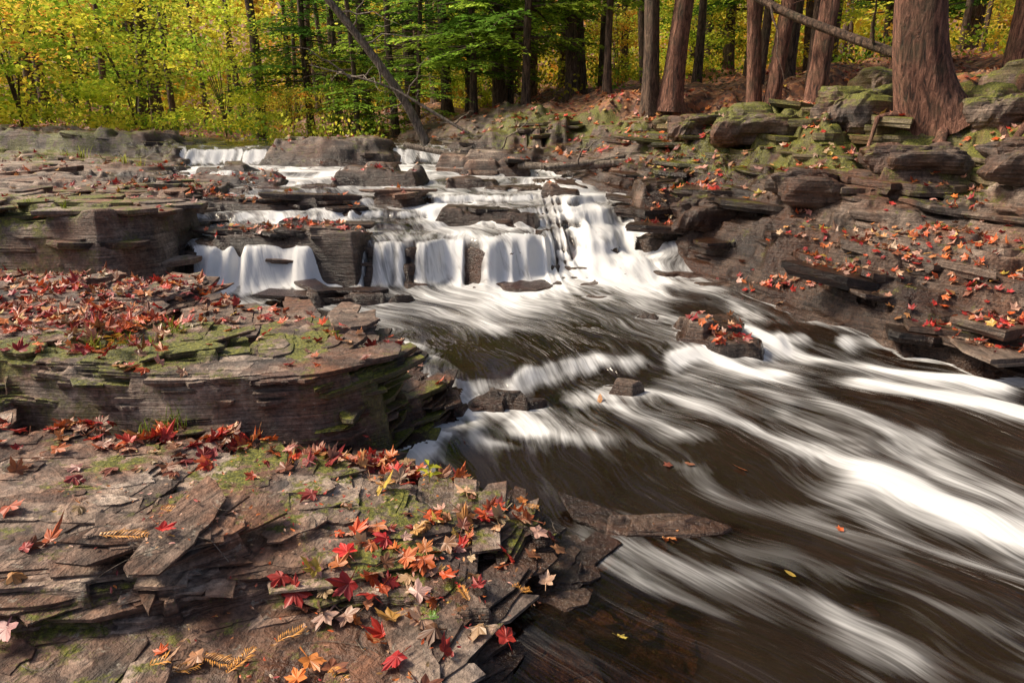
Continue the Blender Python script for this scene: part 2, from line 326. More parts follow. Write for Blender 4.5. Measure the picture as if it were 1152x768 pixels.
PL=[add_plates(2400,-2.4,.45,1.0,3.1,(.14,.8),(.07,.2),(.008,.022),201,.02,1.3,.12,.1,.10),
    add_plates(2600,-4.5,-.3,3.0,5.4,(.2,1.0),(.10,.26),(.012,.04),202,.03,1.0,.12,.1,.12),
    add_plates(900,-6.5,-1.,5.3,9,(.35,1.4),(.16,.36),(.025,.07),203,.03,.8,-.02),
    add_plates(800,-11,2.4,8,14,(.5,1.6),(.2,.5),(.04,.09),204,.03,.4,-.04),
    add_plates(1500,1.8,9,3.6,12.5,(.3,1.9),(.2,.7),(.03,.12),205,.02,.5,.02,-.45,.4)]
o=0;a=[[],[],[],[]]
for V,f,M_,t_ in PL: a[0].append(V);a[1].append(f+o);a[2].append(M_);a[3].append(t_);o+=len(V)
V,f,M_,t_=[np.concatenate(q) for q in a]
tri=f[:,2]==f[:,3]; fq=f[~tri]; ft=f[tri][:,:3]
F3=np.concatenate([fq[:,[0,1,2]],fq[:,[0,2,3]],ft])
obj('slate_plates',mesh_np('slate_plates',V,F3,False,{'mask':M_,'tint':t_},matT))
T=Tsurf
# ---- mossy boulders on the right bank
import bmesh
def boulder(x,y,sx,sy,sz,seed,moss,wt,ang=0.):
    bm=bmesh.new(); bmesh.ops.create_icosphere(bm,subdivisions=5,radius=1.); P=np.array([v.co[:] for v in bm.verts]); Fb=np.array([[v.index for v in f.verts] for f in bm.faces]); bm.free()
    n=.35*vn(P[:,0]*1.3+seed,P[:,1]*1.3+P[:,2]*1.7,seed)+.15*vn(P[:,0]*3+P[:,2]*2,P[:,1]*3+seed,seed+1)+.06*vn(P[:,0]*8,P[:,1]*8+P[:,2]*6,seed+2)
    P=np.sign(P)*np.abs(P)**.72*(1+n)[:,None]
    P[:,2]=np.round(P[:,2]*5+.6*vn(P[:,0]*2,P[:,1]*2,seed+5))/5*.35+P[:,2]*.65
    ca,sa=math.cos(ang),math.sin(ang); X=P[:,0]*sx;Y=P[:,1]*sy
    Q=np.stack([x+X*ca-Y*sa,y+X*sa+Y*ca,float(Tlook(x,y)[0])+P[:,2]*sz+sz*.15],-1)
    mk=np.zeros((len(Q),3)); mk[:,0]=moss*ss(-.3,.6,P[:,2]); mk[:,2]=wt
    obj('mossy_boulder',mesh_np('mossy_boulder',Q,Fb,False,{'mask':mk,'tint':np.full((len(Q),3),.5)},matT))
for b_ in [(4.25,9.1,.55,.4,.34,3,.9,.3,.3),(3.3,9.7,.5,.35,.25,4,.8,.4,-.2),(5.35,7.9,.4,.3,.22,5,.9,.3,.1),(4.2,7.4,.5,.3,.2,6,.4,.5,-.3),(2.7,10.6,.45,.35,.22,7,.6,.5,.4),(6.4,8.6,.6,.45,.3,8,.9,.2,.2),
           (3.2,7.6,.42,.26,.2,9,.3,.7,-.4),(5.0,6.4,.55,.3,.2,10,.35,.6,-.4),(2.35,8.4,.4,.3,.22,11,.2,.9,.2),(3.0,12.0,.5,.3,.22,12,.9,.2,0),(5.6,10.4,.5,.4,.25,13,.9,.2,0)]: boulder(*b_)
# ------------------------------------------------------------------ water
wr=[-6.]
while wr[-1]<27:
    y=wr[-1]; wr.append(y+(.2 if y<.4 else .004*(y+.8) if y<14.5 else .1))
wr=np.array(wr); wc=np.linspace(0,1,720)
Yw,Cw=np.meshgrid(wr,wc,indexing='ij')
lim=1.35*wid(Yw)
xa=np.maximum(xL(Yw)-.6,-lim); xb=np.minimum(xR(Yw)+.5,lim); Xw=xa+(xb-xa)*Cw
Ww=Wf(Xw,Yw)+np.maximum(0,Yw-15)*.02
psi=(Xw-pL(Yw))/(pR(Yw)-pL(Yw)); psi=psi+.08*vn(Xw*.55,Yw*.55,202)+.035*vn(Xw*1.3,Yw*1.3,203)+.014*vn(Xw*3.2,Yw*3.2,204)
pa=psi*5
tq=qof(Xw,Yw)
slope=np.abs(np.gradient(Ww,axis=0)/np.gradient(wr)[:,None])
foam=ss(.12,.7,slope)*.95*ss(5,6.5,Yw)+ss(.12,.6,slope)*.7*(1-ss(5,6.5,Yw))
main=ss(5.3,6.5,tq)*(tq<7.3)*np.exp(-np.abs((Xw-.75)/1.75)**2.5)*1.15
foam=np.maximum(foam,main)
foam=np.maximum(foam,ss(7.0,7.3,tq)*(tq<12.9)*(.56+.38*vn(pa*1.6,Yw*.6,210)))
foam=np.maximum(foam,1.0*np.exp(-np.abs((Xw-1.15)/.8)**3-np.abs((Yw-8.3)/1.5)**4))
rib=[([( .2,6.6),(.9,5.9),(1.3,5.2),(1.5,4.9)],.42,.3),([(-.6,6.8),(-.4,6.2),(-.1,5.6)],.35,.45),([(-1.,6.7),(-1.3,6.2),(-1.0,5.6)],.3,.3),
 ([(1.1,6.5),(1.5,5.7),(1.72,5.0),(1.9,4.6),(2.15,3.97),(2.39,3.47),(2.6,2.98),(3.1,2.2)],.14,.5),
 ([(2.1,5.5),(2.45,5.15),(2.86,4.9),(3.3,4.6)],.14,.85),
 ([(2.6,4.65),(2.95,4.35),(3.3,3.98),(4.2,3.2)],.19,1.15),
 ([(.95,4.35),(1.25,4.05),(1.65,3.6),(1.9,3.1),(2.1,2.72),(2.5,2.3),(3,1.8)],.16,.85),
 ([(1.8,3.1),(2.15,2.72),(2.8,2.4)],.22,1.1),([(1.75,3.7),(2.2,3.5),(2.7,3.0)],.16,.45),
 ([(1.3,4.6),(1.7,4.2),(2.1,3.7),(2.4,3.1)],.12,.5),
 ([(.1,4.1),(.35,3.75),(.75,3.4),(1.2,2.95),(1.6,2.5)],.14,.3),
 ([(-.35,4.2),(-.2,3.85),(-.05,3.5)],.14,.7),([(.12,4.08),(.2,3.8),(.3,3.6)],.12,.7),([(.5,4.25),(.6,4.0),(.85,3.7)],.13,.65),
 ([(.5,2.72),(.75,2.5),(1.0,2.25),(1.2,1.8)],.10,.4),([(.8,2.7),(1.05,2.5),(1.5,2.1),(1.9,1.6)],.11,.34),
 ([(1.42,2.98),(1.7,2.6),(1.95,2.3),(2.3,1.8)],.11,.42),([(.25,2.75),(.55,2.4),(.8,2.1)],.06,.22),
 ([(1.72,5.02),(1.8,4.9),(1.9,4.7)],.16,1.1),([(-3.1,6.9),(-3.0,6.5),(-2.6,6.2)],.3,.7),([(2.0,7.3),(2.1,6.6),(2.2,6.0)],.2,.5)]
Xq=Xw+.18*vn(Xw*1.6,Yw*1.6,241)+.06*vn(Xw*5,Yw*5,242); Yq=Yw+.18*vn(Xw*1.6,Yw*1.6,243)+.04*vn(Xw*5,Yw*5,244)
for P,wdt,a in rib:
    d=np.full(Xw.shape,9.)
    for i in range(len(P)-1):
        ax,ay=P[i]; ex,ey=P[i+1][0]-ax,P[i+1][1]-ay
        t=np.clip(((Xq-ax)*ex+(Yq-ay)*ey)/(ex*ex+ey*ey),0,1); d=np.minimum(d,np.hypot(Xq-ax-t*ex,Yq-ay-t*ey))
    foam=1-(1-foam)*(1-np.minimum(a,1)*np.exp(-(d/wdt)**1.6)); foam=foam+max(0,a-1)*2*np.exp(-(d/wdt)**2)
calm=ss(.9,2.,Yw)*(1-.6*ss(6,7,Yw))
hum=.035*vn(pa*1.3,Yw*1.7,231)+.022*vn(pa*3.2,Yw*2.4,234)
foam=foam*(.85+.3*vn(pa*3,Yw*1.6,222))+.045*(1+vn(pa*1.5,Yw*1.,223))*(Yw<6.5)
# gaps in the falling sheet where bare rock shows between the strands
gap=ss(.15,.6,vn(Xw*4.6,Yw*.25,251)+.35*vn(Xw*12,Yw*.4,252))*ss(.25,.8,slope)*(Yw>6)*(1-.75*ss(.5,1.2,Xw))
foam=foam*(1-.8*gap)
Zw=Ww+hum*calm+.007*vn(pa*7,Yw*2.6,232)+.02*np.clip(foam,0,1)+.014*(vn(pa*9,Yw*1.5,233))*ss(.3,1,slope)-.07*gap
Tw=Tlook(Xw.ravel(),Yw.ravel()).reshape(Xw.shape)
sh=np.exp(-(np.clip(Zw-Tw,0,1)/.045)**2)*(Tw>Zw-.2)
sh=sh*(Yw>3.2)*.7; acc=sh.copy()
for i in range(len(wr)-2,-1,-1): acc[i]=np.maximum(sh[i],acc[i+1]*math.exp(-(wr[i+1]-wr[i])/.28))
foam=np.clip(np.maximum(foam,acc*(.75+.4*vn(pa*4,Yw*2,225))*(1-gap)),0,1)
depth=np.clip((Zw-Tw)/.4,0,1)
iw=np.arange(Xw.size).reshape(Xw.shape)
Fw=np.stack([iw[:-1,:-1],iw[:-1,1:],iw[1:,1:],iw[1:,:-1]],-1)
dry=(Tw-Zw)>.1; keep=~(dry[:-1,:-1]&dry[:-1,1:]&dry[1:,1:]&dry[1:,:-1]); Fw=Fw[keep]
m=NT('stream_water'); at=m.n('ShaderNodeAttribute',attribute_name='flow'); fl=at.outputs['Vector']
fa=m.n('ShaderNodeAttribute',attribute_name='foam'); fs=m.n('ShaderNodeSeparateColor',{'Color':fa.outputs['Color']}); fo,de,sl=fs.outputs
s1=m.noise(m.mapv(fl,(3.2,1.3,1)),1.,3,.55,.7); s2=m.noise(m.mapv(fl,(11.,1.8,1)),1.,3,.6,.5); s3=m.noise(m.mapv(fl,(36.,2.6,1)),1.,2,.55,.3)
stv=m.math('ADD',m.math('MULTIPLY',s1,.44),m.math('ADD',m.math('MULTIPLY',s2,.36),m.math('MULTIPLY',s3,.20)))
v=m.math('ADD',fo,m.math('MULTIPLY',m.math('SUBTRACT',stv,.5),1.8))
ff=m.ramp(v,[(.15,0),(.36,.13),(.57,.5),(.8,1.)])
ff=m.math('MULTIPLY',ff,m.ramp(fo,[(.0,.25),(.25,1)]))
bh=m.math('ADD',m.math('MULTIPLY',s1,1.),m.math('MULTIPLY',s2,.4))
bp=m.n('ShaderNodeBump',{'Strength':.7,'Distance':.06,'Height':bh})
fr=m.n('ShaderNodeFresnel',{'IOR':1.33,'Normal':bp.outputs[0]}).outputs[0]
gl=m.n('ShaderNodeBsdfGlossy',{'Color':(.95,.92,.88,1),'Roughness':.12,'Normal':bp.outputs[0]})
tr=m.n('ShaderNodeBsdfTransparent',{'Color':(.64,.46,.30,1)})
df=m.n('ShaderNodeBsdfDiffuse',{'Color':(.018,.012,.008,1)})
u=m.n('ShaderNodeMixShader',{0:m.ramp(de,[(.1,.1),(.9,.92)]),1:tr.outputs[0],2:df.outputs[0]})
wtr=m.n('ShaderNodeMixShader',{0:m.math('MULTIPLY',fr,1.1,clamp=True),1:u.outputs[0],2:gl.outputs[0]})
bp2=m.n('ShaderNodeBump',{'Strength':.5,'Distance':.04,'Height':stv})
wd=m.n('ShaderNodeBsdfDiffuse',{'Color':(.93,.93,.92,1),'Normal':bp2.outputs[0]})
wt=m.n('ShaderNodeBsdfTranslucent',{'Color':(.94,.94,.93,1)})
wh=m.n('ShaderNodeMixShader',{0:.3,1:wd.outputs[0],2:wt.outputs[0]})
fin_=m.n('ShaderNodeMixShader',{0:ff,1:wtr.outputs[0],2:wh.outputs[0]})
matW=m.out(fin_.outputs[0])
me=mesh_np('stream_water',np.stack([Xw,Yw,Zw],-1).reshape(-1,3),Fw,True,{'foam':np.stack([foam,depth,ss(.3,1,slope)],-1).reshape(-1,3),
   'flow':np.stack([pa,Yw+Zw,0*pa],-1).reshape(-1,3)},matW)
obj('stream_water',me)
# ------------------------------------------------------------------ leaf materials
def leafmat(name,tl=.35,rough=.5):
    m=NT(name); a=m.n('ShaderNodeAttribute',attribute_name='col').outputs['Color']
    tc=m.n('ShaderNodeTexCoord').outputs['Object']
    c=m.mix(.5,a,m.ramp(m.noise(tc,45,3),[(.3,.6),(.7,1.35)]),'MULTIPLY')
    p=m.n('ShaderNodeBsdfPrincipled',{'Base Color':c,'Roughness':rough})
    t=m.n('ShaderNodeBsdfTranslucent',{'Color':c})
    x=m.n('ShaderNodeMixShader',{0:tl,1:p.outputs[0],2:t.outputs[0]})
    return m.out(x.outputs[0])
def folmat(name,tl):
    m=NT(name); a=m.n('ShaderNodeAttribute',attribute_name='col').outputs['Color']
    p=m.n('ShaderNodeBsdfDiffuse',{'Color':a}); t=m.n('ShaderNodeBsdfTranslucent',{'Color':a})
    return m.out(m.n('ShaderNodeMixShader',{0:tl,1:p.outputs[0],2:t.outputs[0]}).outputs[0])
matLeaf=leafmat('fallen_leaf',.15,.45); matFol=folmat('tree_leaf',.55); matNeedle=folmat('needle_leaf',.5)
half=[(0,1),(8,.80),(15,.76),(24,.50),(33,.70),(43,.76),(51,.95),(60,.74),(68,.68),(80,.48),(96,.56),(114,.66),(134,.46),(165,.26)]
ol=[(a,r) for a,r in half]+[(-a,r) for a,r in reversed(half[1:])]
tv=[(0,0)]+[(math.sin(math.radians(a))*r,math.cos(math.radians(a))*r) for a,r in ol]
n_o=len(ol)
tf=[(0,1+i,1+(i+1)%n_o) for i in range(n_o)]
b0=len(tv); tv+=[(-.02,-.1),(.02,-.1),(.10,-.95),(.07,-.96)]; tf+=[(b0,b0+2,b0+1),(b0,b0+3,b0+2)]
maple=(np.array(tv),np.array(tf))
sv=[(0,0)]+[(math.sin(math.radians(a))*r,math.cos(math.radians(a))*r) for a,r in [(0,1),(25,.55),(55,.9),(90,.5),(125,.6),(180,.3),(-125,.6),(-90,.5),(-55,.9),(-25,.55)]]
simple=(np.array(sv),np.array([(0,1+i,1+(i+1)%10) for i in range(10)]))
ov=[(0,0)]+[(math.sin(math.radians(a))*r*.55,math.cos(math.radians(a))*r) for a,r in [(0,1),(40,.8),(90,.75),(140,.8),(180,1),(-140,.8),(-90,.75),(-40,.8)]]
oval=(np.array(ov),np.array([(0,1+i,1+(i+1)%8) for i in range(8)]))
PAL=np.array([(.52,.045,.03),(.42,.03,.03),(.60,.11,.03),(.66,.19,.05),(.60,.28,.10),(.50,.27,.17),(.64,.38,.28),(.24,.09,.045),(.64,.42,.08),(.28,.035,.03)])
def scatter(P,size,tmpl,w,curl=.25,tilt=.25,lift=.006,seed=1):
    r=np.random.default_rng(seed); n=len(P); tvv,tff=tmpl; k=len(tvv)
    x,y=P[:,0],P[:,1]; e=.03
    hx=(Tlook(x+e,y)-Tlook(x-e,y))/(2*e); hy=(Tlook(x,y+e)-Tlook(x,y-e))/(2*e)
    z0=Tlook(x,y); rr=size*.5
    z1=np.maximum.reduce([Tlook(x+rr*a,y+rr*b) for a,b in ((1,0),(-1,0),(0,1),(0,-1))])
    z=np.maximum(z0,np.minimum(z1,z0+.03))+lift+r.random(n)*.012
    nrm=np.stack([-np.clip(hx,-.7,.7)*.6+r.normal(0,tilt,n),-np.clip(hy,-.7,.7)*.6+r.normal(0,tilt,n),np.ones(n)],-1); nrm/=np.linalg.norm(nrm,axis=1)[:,None]
    th=r.random(n)*6.283; t=np.stack([np.cos(th),np.sin(th),0*th],-1); t-=nrm*(t*nrm).sum(1)[:,None]; t/=np.linalg.norm(t,axis=1)[:,None]
    b=np.cross(nrm,t)
    cu=r.normal(.1,curl,n); cf=r.normal(0,curl,n)
    rad2=(tvv**2).sum(1)
    loc_z=cu[:,None]*rad2[None]+cf[:,None]*(tvv[:,0]*np.abs(tvv[:,0])+.4*tvv[:,1]*tvv[:,0])[None]*2+r.normal(0,.05,(n,k))
    asp=r.uniform(.75,1.1,n)
    V=np.stack([x,y,z],-1)[:,None,:]+size[:,None,None]*(asp[:,None,None]*tvv[None,:,0:1]*t[:,None,:]+tvv[None,:,1:2]*b[:,None,:]+loc_z[:,:,None]*nrm[:,None,:])
    ci=r.choice(len(PAL),n,p=w/w.sum()); col=PAL[ci]*r.uniform(.6,1.2,(n,1))*r.uniform(.85,1.15,(n,3))
    C=np.repeat(col[:,None,:],k,1)*(.85+.3*r.random((n,k,1))); C[:,0]*=.8
    Fx=(tff[None]+(np.arange(n)*k)[:,None,None]).reshape(-1,3)
    return V.reshape(-1,3),Fx,np.clip(C.reshape(-1,3),0,1)
def join(parts):
    o=0; Vs=[];Fs=[];Cs=[]
    for V,F_,C in parts: Vs.append(V);Fs.append(F_+o);Cs.append(C);o+=len(V)
    return np.concatenate(Vs),np.concatenate(Fs),np.concatenate(Cs)
w1=np.array([3,2.,3,2.2,2,2.8,1.8,3.2,.5,2]); w2=np.array([1,.8,2,2.,2,3,1.7,4,.5,1.])
def gz(L,seed):
    r=np.random.default_rng(seed); o=[]
    for cx,cy,sx,sy,n in L: o.append(np.stack([r.normal(cx,sx,n),r.normal(cy,sy,n)],-1))
    return np.concatenate(o)
def uz(x0,x1,y0,y1,n,seed,thr=-1,f=1.):
    r=np.random.default_rng(seed); P=np.stack([r.uniform(x0,x1,n),r.uniform(y0,y1,n)],-1)
    return P[fbm(P[:,0]*f,P[:,1]*f,seed)>thr]
Tb=blur(T,6)
def filt(P,marg=.03,mx=1.2):
    x,y=P[:,0],P[:,1]; e=.06
    g=np.hypot(Tlook(x+e,y,Tb)-Tlook(x-e,y,Tb),Tlook(x,y+e,Tb)-Tlook(x,y-e,Tb))/(2*e)
    ok=(Tlook(x,y)>Wf(x,y)+marg)&(g<mx); return P[ok]
near=gz([(-1.2,3.05,.5,.07,190),(-2.0,3.0,.4,.10,190),(-.75,3.0,.2,.08,60),(-.42,2.24,.13,.07,30),(-.22,2.44,.12,.06,22),(-.35,1.85,.12,.09,18),(-.66,2.02,.16,.05,18),
   (.0,2.5,.15,.06,12),(-1.5,1.9,.4,.3,12),(-2.4,3.8,.4,.4,220),(-2.8,4.3,.6,.25,260),(-1.9,2.7,.4,.15,40),(-.9,2.8,.5,.08,30),(-.1,1.75,.12,.12,8),(.1,2.3,.1,.1,5),(-.75,1.6,.25,.1,14)],5)
midl=gz([(-3.6,5.7,.7,.28,450),(-2.9,5.2,.4,.2,150),(-2.4,4.6,.6,.2,120),(-3.4,4.6,.4,.5,260),(-2.3,7.35,.45,.2,170),(-3.4,8.7,.5,.12,90),(-4.2,7.0,.6,.7,50),(-4.5,9.1,.7,.5,220),(-3.9,10.4,.5,.2,70),(-1.9,10.2,.3,.2,25),
   (1.65,5.25,.18,.14,70),(2.6,6.3,.25,.5,160),(3.9,5.0,.5,.3,340),(3.6,6.2,.5,.4,180),(4.9,5.2,.6,.4,260),(-7,11,1.5,.8,200)],6)
near=filt(near,.02); midl=filt(midl,.02)
rb=filt(uz(1.6,9,4.,14,7500,11,.06,1.6),.05,1.6); lb=filt(uz(-5,-.4,3,6,600,12,.1,1.8)); fg=filt(uz(-2.2,.3,1.2,3.1,34,13)); up=filt(uz(-7,1,7,14,520,14,.1,1.2))
litter=filt(uz(0,22,8,30,11000,15,-.3,.6),.1,2); litl=filt(uz(-22,0,13.5,32,5000,16,-.3,.6),.1,2)
R=lambda a,b,n,s:np.random.default_rng(s).uniform(a,b,n)
parts=[scatter(near,R(.028,.066,len(near),1),maple,w1,.35,.3,seed=1),scatter(fg,R(.02,.05,len(fg),2),maple,w2,.35,seed=2),
  scatter(midl,R(.03,.062,len(midl),3),simple,w1,.35,seed=3),scatter(rb,R(.028,.058,len(rb),4),simple,w2,.35,seed=4),scatter(lb,R(.03,.055,len(lb),5),maple,w1,.35,seed=5),
  scatter(up,R(.04,.06,len(up),6),simple,w1,seed=6),scatter(litter,R(.05,.09,len(litter),7),simple,w2,seed=7),scatter(litl,R(.05,.09,len(litl),8),simple,w2,seed=8)]
crumbs=filt(uz(-2.3,.3,1.1,3.2,1700,17,.0,2.)); parts.append(scatter(crumbs,R(.005,.013,len(crumbs),9),oval,w2,seed=9))
V,F_,C=join(parts)
obj('fallen_leaves',mesh_np('fallen_leaves',V,F_,False,{'col':C},matLeaf))
hero=[(-.02,1.93,.066,0),(.10,2.43,.06,6),(-.07,2.52,.058,2),(-.40,1.90,.07,4),(.13,2.24,.05,5),(-.24,2.1,.055,2),(.68,2.66,.068,4),(-.6,2.15,.06,0),(-.33,2.42,.062,2),(-.62,1.72,.06,3),(-.12,2.06,.05,9)]
def one_leaf(name,x,y,s,c,seed,float_=False,tm=maple):
    w=np.zeros(len(PAL)); w[c]=1
    V,F_,C=scatter(np.array([[x,y]]),np.array([s]),tm,w,curl=.15 if not float_ else .04,tilt=.12 if not float_ else .03,lift=.018,seed=seed)
    if float_:
        j=np.argmin((Xw-x)**2+(Yw-y)**2); V[:,2]+=float(Zw.ravel()[j])+.012-V[:,2].mean()
    obj(name,mesh_np(name,V,F_,False,{'col':np.clip(C*1.15,0,1)},matLeaf))
for i,(x,y,s,c) in enumerate(hero): one_leaf('maple_leaf' if i!=6 else 'floating_leaf',x,y,s,c,40+i,i==6)
for i,(x,y,s,c,t_) in enumerate([(.58,4.2,.05,4,oval),(1.2,3.25,.045,3,oval),(.84,3.3,.04,7,simple),(1.47,2.68,.03,3,simple),(1.12,2.36,.025,8,oval),(.95,3.3,.03,7,oval),(.38,2.0,.03,8,maple)]): one_leaf('floating_leaf',x,y,s,c,70+i,True,t_)
# ------------------------------------------------------------------ small plants
def blades(P,n,l,wd,col,seed,spread=.6):
    r=np.random.default_rng(seed); Vs=[];Fs=[];Cs=[];o=0
    for px,py in P:
        pz=float(Tlook(px,py)[0])
        for _ in range(n):
            a=r.random()*6.283; le=l*r.uniform(.5,1.1); sp=spread*r.uniform(.3,1.2); bx=px+r.normal(0,.02*l/.12); by=py+r.normal(0,.02*l/.12)
            dx,dy=math.cos(a),math.sin(a); ww=wd*r.uniform(.7,1.2)
            for j in range(5):
                t=j/4; q=le*t; ox=dx*sp*q*t; oy=dy*sp*q*t; zz=pz+q*(1-.45*sp*t)
                w=ww*(1-t**1.5)+.0003
                Vs+= [(bx+ox-dy*w,by+oy+dx*w,zz),(bx+ox+dy*w,by+oy-dx*w,zz)]
                c=np.array(col)*r.uniform(.6,1.3)*(.6+.6*t); Cs+=[c,c]
                if j: Fs.append((o+2*j-2,o+2*j-1,o+2*j+1,o+2*j))
            o+=10
    return np.array(Vs),np.array(Fs),np.clip(np.array(Cs),0,1)
for i,(P,n,l,w,c) in enumerate([([(-1.72,3.06),(-1.8,3.08),(-1.66,3.08)],26,.15,.003,(.16,.22,.03)),([(-2.05,3.72),(-2.2,3.75),(-1.95,3.8),(-2.3,3.6)],18,.12,.003,(.22,.28,.04)),
      ([(-6.0,10.9),(-6.2,11.0),(-5.9,11.1)],18,.22,.006,(.4,.43,.06)),([(-4.6,6.6),(-4.2,6.5)],12,.1,.004,(.2,.25,.03)),([(-7.2,11.8),(-7.6,12)],18,.25,.008,(.3,.34,.05)),([(5.2,8.9),(5.0,8.8),(4.0,9.2)],16,.2,.006,(.2,.26,.04))]):
    V,F_,C=blades(P,n,l,w,c,60+i); obj('grass_tuft',mesh_np('grass_tuft',V,F_,False,{'col':C},matFol))
def seedling(x,y,s,col,nl,seed):
    r=np.random.default_rng(seed); z=float(Tlook(x,y)[0]); Vs=[];Fs=[];Cs=[];o=0
    for i in range(nl):
        a=i*2.4+r.random()*.5; h_=z+s*(.35+.65*i/nl); L=s*.7; dx,dy=math.cos(a),math.sin(a)
        Vs+=[(x,y,h_),(x+dx*L*.5-dy*L*.2,y+dy*L*.5+dx*L*.2,h_+L*.25),(x+dx*L,y+dy*L,h_+.1*L),(x+dx*L*.5+dy*L*.2,y+dy*L*.5-dx*L*.2,h_+L*.2)]
        Fs.append((o,o+1,o+2,o+3)); o+=4; c=np.array(col)*r.uniform(.7,1.2); Cs+=[c]*4
    w=.002
    Vs+=[(x-w,y,z-.01),(x+w,y,z-.01),(x+w,y,z+s),(x-w,y,z+s)]; Fs.append((o,o+1,o+2,o+3)); Cs+=[np.array(col)*.6]*4
    obj('seedling_plant',mesh_np('seedling_plant',np.array(Vs),np.array(Fs),False,{'col':np.clip(np.array(Cs),0,1)},matFol))
seedling(-.38,2.82,.09,(.5,.52,.06),7,1); seedling(-.30,2.86,.07,(.5,.5,.06),5,2); seedling(-2.1,3.45,.09,(.35,.2,.03),6,3); seedling(-1.0,3.75,.06,(.2,.25,.03),5,4)
def sprig(x,y,th,L,col,seed,Vs,Fs,Cs):
    r=np.random.default_rng(seed); n=16; bend=r.normal(0,.5)
    px,py=x,y
    for i in range(n):
        t=i/n; a=th+bend*t; nx,ny=px+math.cos(a)*L/n,py+math.sin(a)*L/n
        for sgn in (-1,1):
            aa=a+sgn*.9; l=L*.32*math.sin(math.pi*(.15+.8*t))*r.uniform(.7,1.1); w=L*.02
            z=float(Tlook(px,py)[0])+.012; q=len(Vs)
            ex,ey=px+math.cos(aa)*l,py+math.sin(aa)*l
            Vs+=[(px,py,z),(px+math.cos(aa)*l*.5-math.sin(aa)*w,py+math.sin(aa)*l*.5+math.cos(aa)*w,z+.006),(ex,ey,z+r.uniform(0,.01)),(px+math.cos(aa)*l*.5+math.sin(aa)*w,py+math.sin(aa)*l*.5-math.cos(aa)*w,z+.006)]
            Fs.append((q,q+1,q+2,q+3)); c=np.array(col)*r.uniform(.7,1.2); Cs+=[c]*4
        px,py=nx,ny
Vs,Fs,Cs=[],[],[]
for i,(x,y,th,L,g) in enumerate([(-1.05,1.62,.6,.14,0),(-.95,1.72,-.3,.12,0),(-.85,1.66,1.2,.12,0),(-1.35,1.95,.4,.15,0),(-1.3,2.2,.3,.13,0),(-1.1,2.35,2.2,.12,0),(-.55,1.66,-.5,.1,0),(-.75,1.8,.9,.11,0),
     (-.27,1.86,1.3,.085,1),(-.3,1.83,.7,.07,1),(-.15,2.0,2.,.09,0),(.0,2.12,.2,.08,0),(-.6,2.75,.5,.1,0),(-.45,1.55,.2,.1,0),(-.18,2.3,1.5,.1,0),(.05,2.6,-.4,.08,0)]):
    sprig(x,y,th,L,(.66,.30,.06) if not g else (.14,.32,.03),300+i,Vs,Fs,Cs)
obj('cedar_sprigs',mesh_np('cedar_sprigs',np.array(Vs),np.array(Fs),False,{'col':np.clip(np.array(Cs),0,1)},matLeaf))
# ------------------------------------------------------------------ bark + trunks
def barkmat(name,c1,c2,c3,zs=4.5,xs=26):
    m=NT(name); tc=m.n('ShaderNodeTexCoord').outputs['Object']
    a=m.noise(m.mapv(tc,(xs,xs,zs)),1.,6,.68,.8); b=m.noise(tc,3,3); f=m.noise(tc,60,3,.7)
    c=m.ramp(a,[(.36,c1),(.48,c2),(.64,c3)]); c=m.mix(m.ramp(b,[(.5,0),(.7,.5)]),c,(.09,.085,.045)); c=m.mix(.5,c,m.ramp(f,[(.3,.5),(.7,1.4)]),'MULTIPLY')
    bp=m.n('ShaderNodeBump',{'Strength':1.,'Distance':.06,'Height':a})
    return m.out(m.n('ShaderNodeBsdfPrincipled',{'Base Color':c,'Roughness':.85,'Normal':bp.outputs[0]}).outputs[0])
bark=barkmat('cedar_bark',(.02,.010,.007),(.15,.062,.038),(.38,.185,.12)); barkd=barkmat('hemlock_bark',(.014,.009,.006),(.09,.05,.032),(.24,.15,.10)); deadb=barkmat('dead_wood',(.05,.04,.03),(.22,.17,.13),(.42,.35,.28))
def tube(path,rad,sides=10,ridge=0.,flare=0.,seed=0):
    P=np.array(path,float); n=len(P); t=np.gradient(P,axis=0); t/=np.linalg.norm(t,axis=1)[:,None]
    ref=np.array([0,1,.01]) if abs(t[0,2])>.6 else np.array([0,0,1.])
    a=np.cross(t,ref); a/=np.linalg.norm(a,axis=1)[:,None]; b=np.cross(t,a)
    th=np.linspace(0,2*np.pi,sides,endpoint=False); r=np.array(rad)[:,None]*np.ones((1,sides))
    L=np.concatenate([[0],np.cumsum(np.linalg.norm(np.diff(P,axis=0),axis=1))])[:,None]
    if ridge: r=r*(1+ridge*vn(np.cos(th)[None]*2.6+L*.5+seed,np.sin(th)[None]*2.6+L*.3,seed)+ridge*.5*vn(np.cos(th)[None]*7+seed,np.sin(th)[None]*7+L*1.,seed+3))
    if flare: r=r*(1+flare*np.exp(-L/.28)*(1+.75*vn(np.cos(th)[None]*1.9+seed,np.sin(th)[None]*1.9+0*L,seed+9)))
    V=P[:,None,:]+r[:,:,None]*(np.cos(th)[None,:,None]*a[:,None,:]+np.sin(th)[None,:,None]*b[:,None,:])
    i=np.arange(n*sides).reshape(n,sides); j=np.roll(i,-1,1)
    return V.reshape(-1,3),np.stack([i[:-1],j[:-1],j[1:],i[1:]],-1).reshape(-1,4)
def jn(L):
    o=0;Vs=[];Fs=[]
    for V,F_ in L: Vs.append(V);Fs.append(F_+o);o+=len(V)
    return np.concatenate(Vs),np.concatenate(Fs)
def cards(P,U,Vd,l,w,col):
    n=len(P); l=l[:,None];w=w[:,None]
    V=np.stack([P-U*l*.5,P+Vd*w*.5,P+U*l*.5,P-Vd*w*.5],1).reshape(-1,3)
    F_=np.arange(4*n).reshape(n,4); return V,F_,np.repeat(col,4,0)
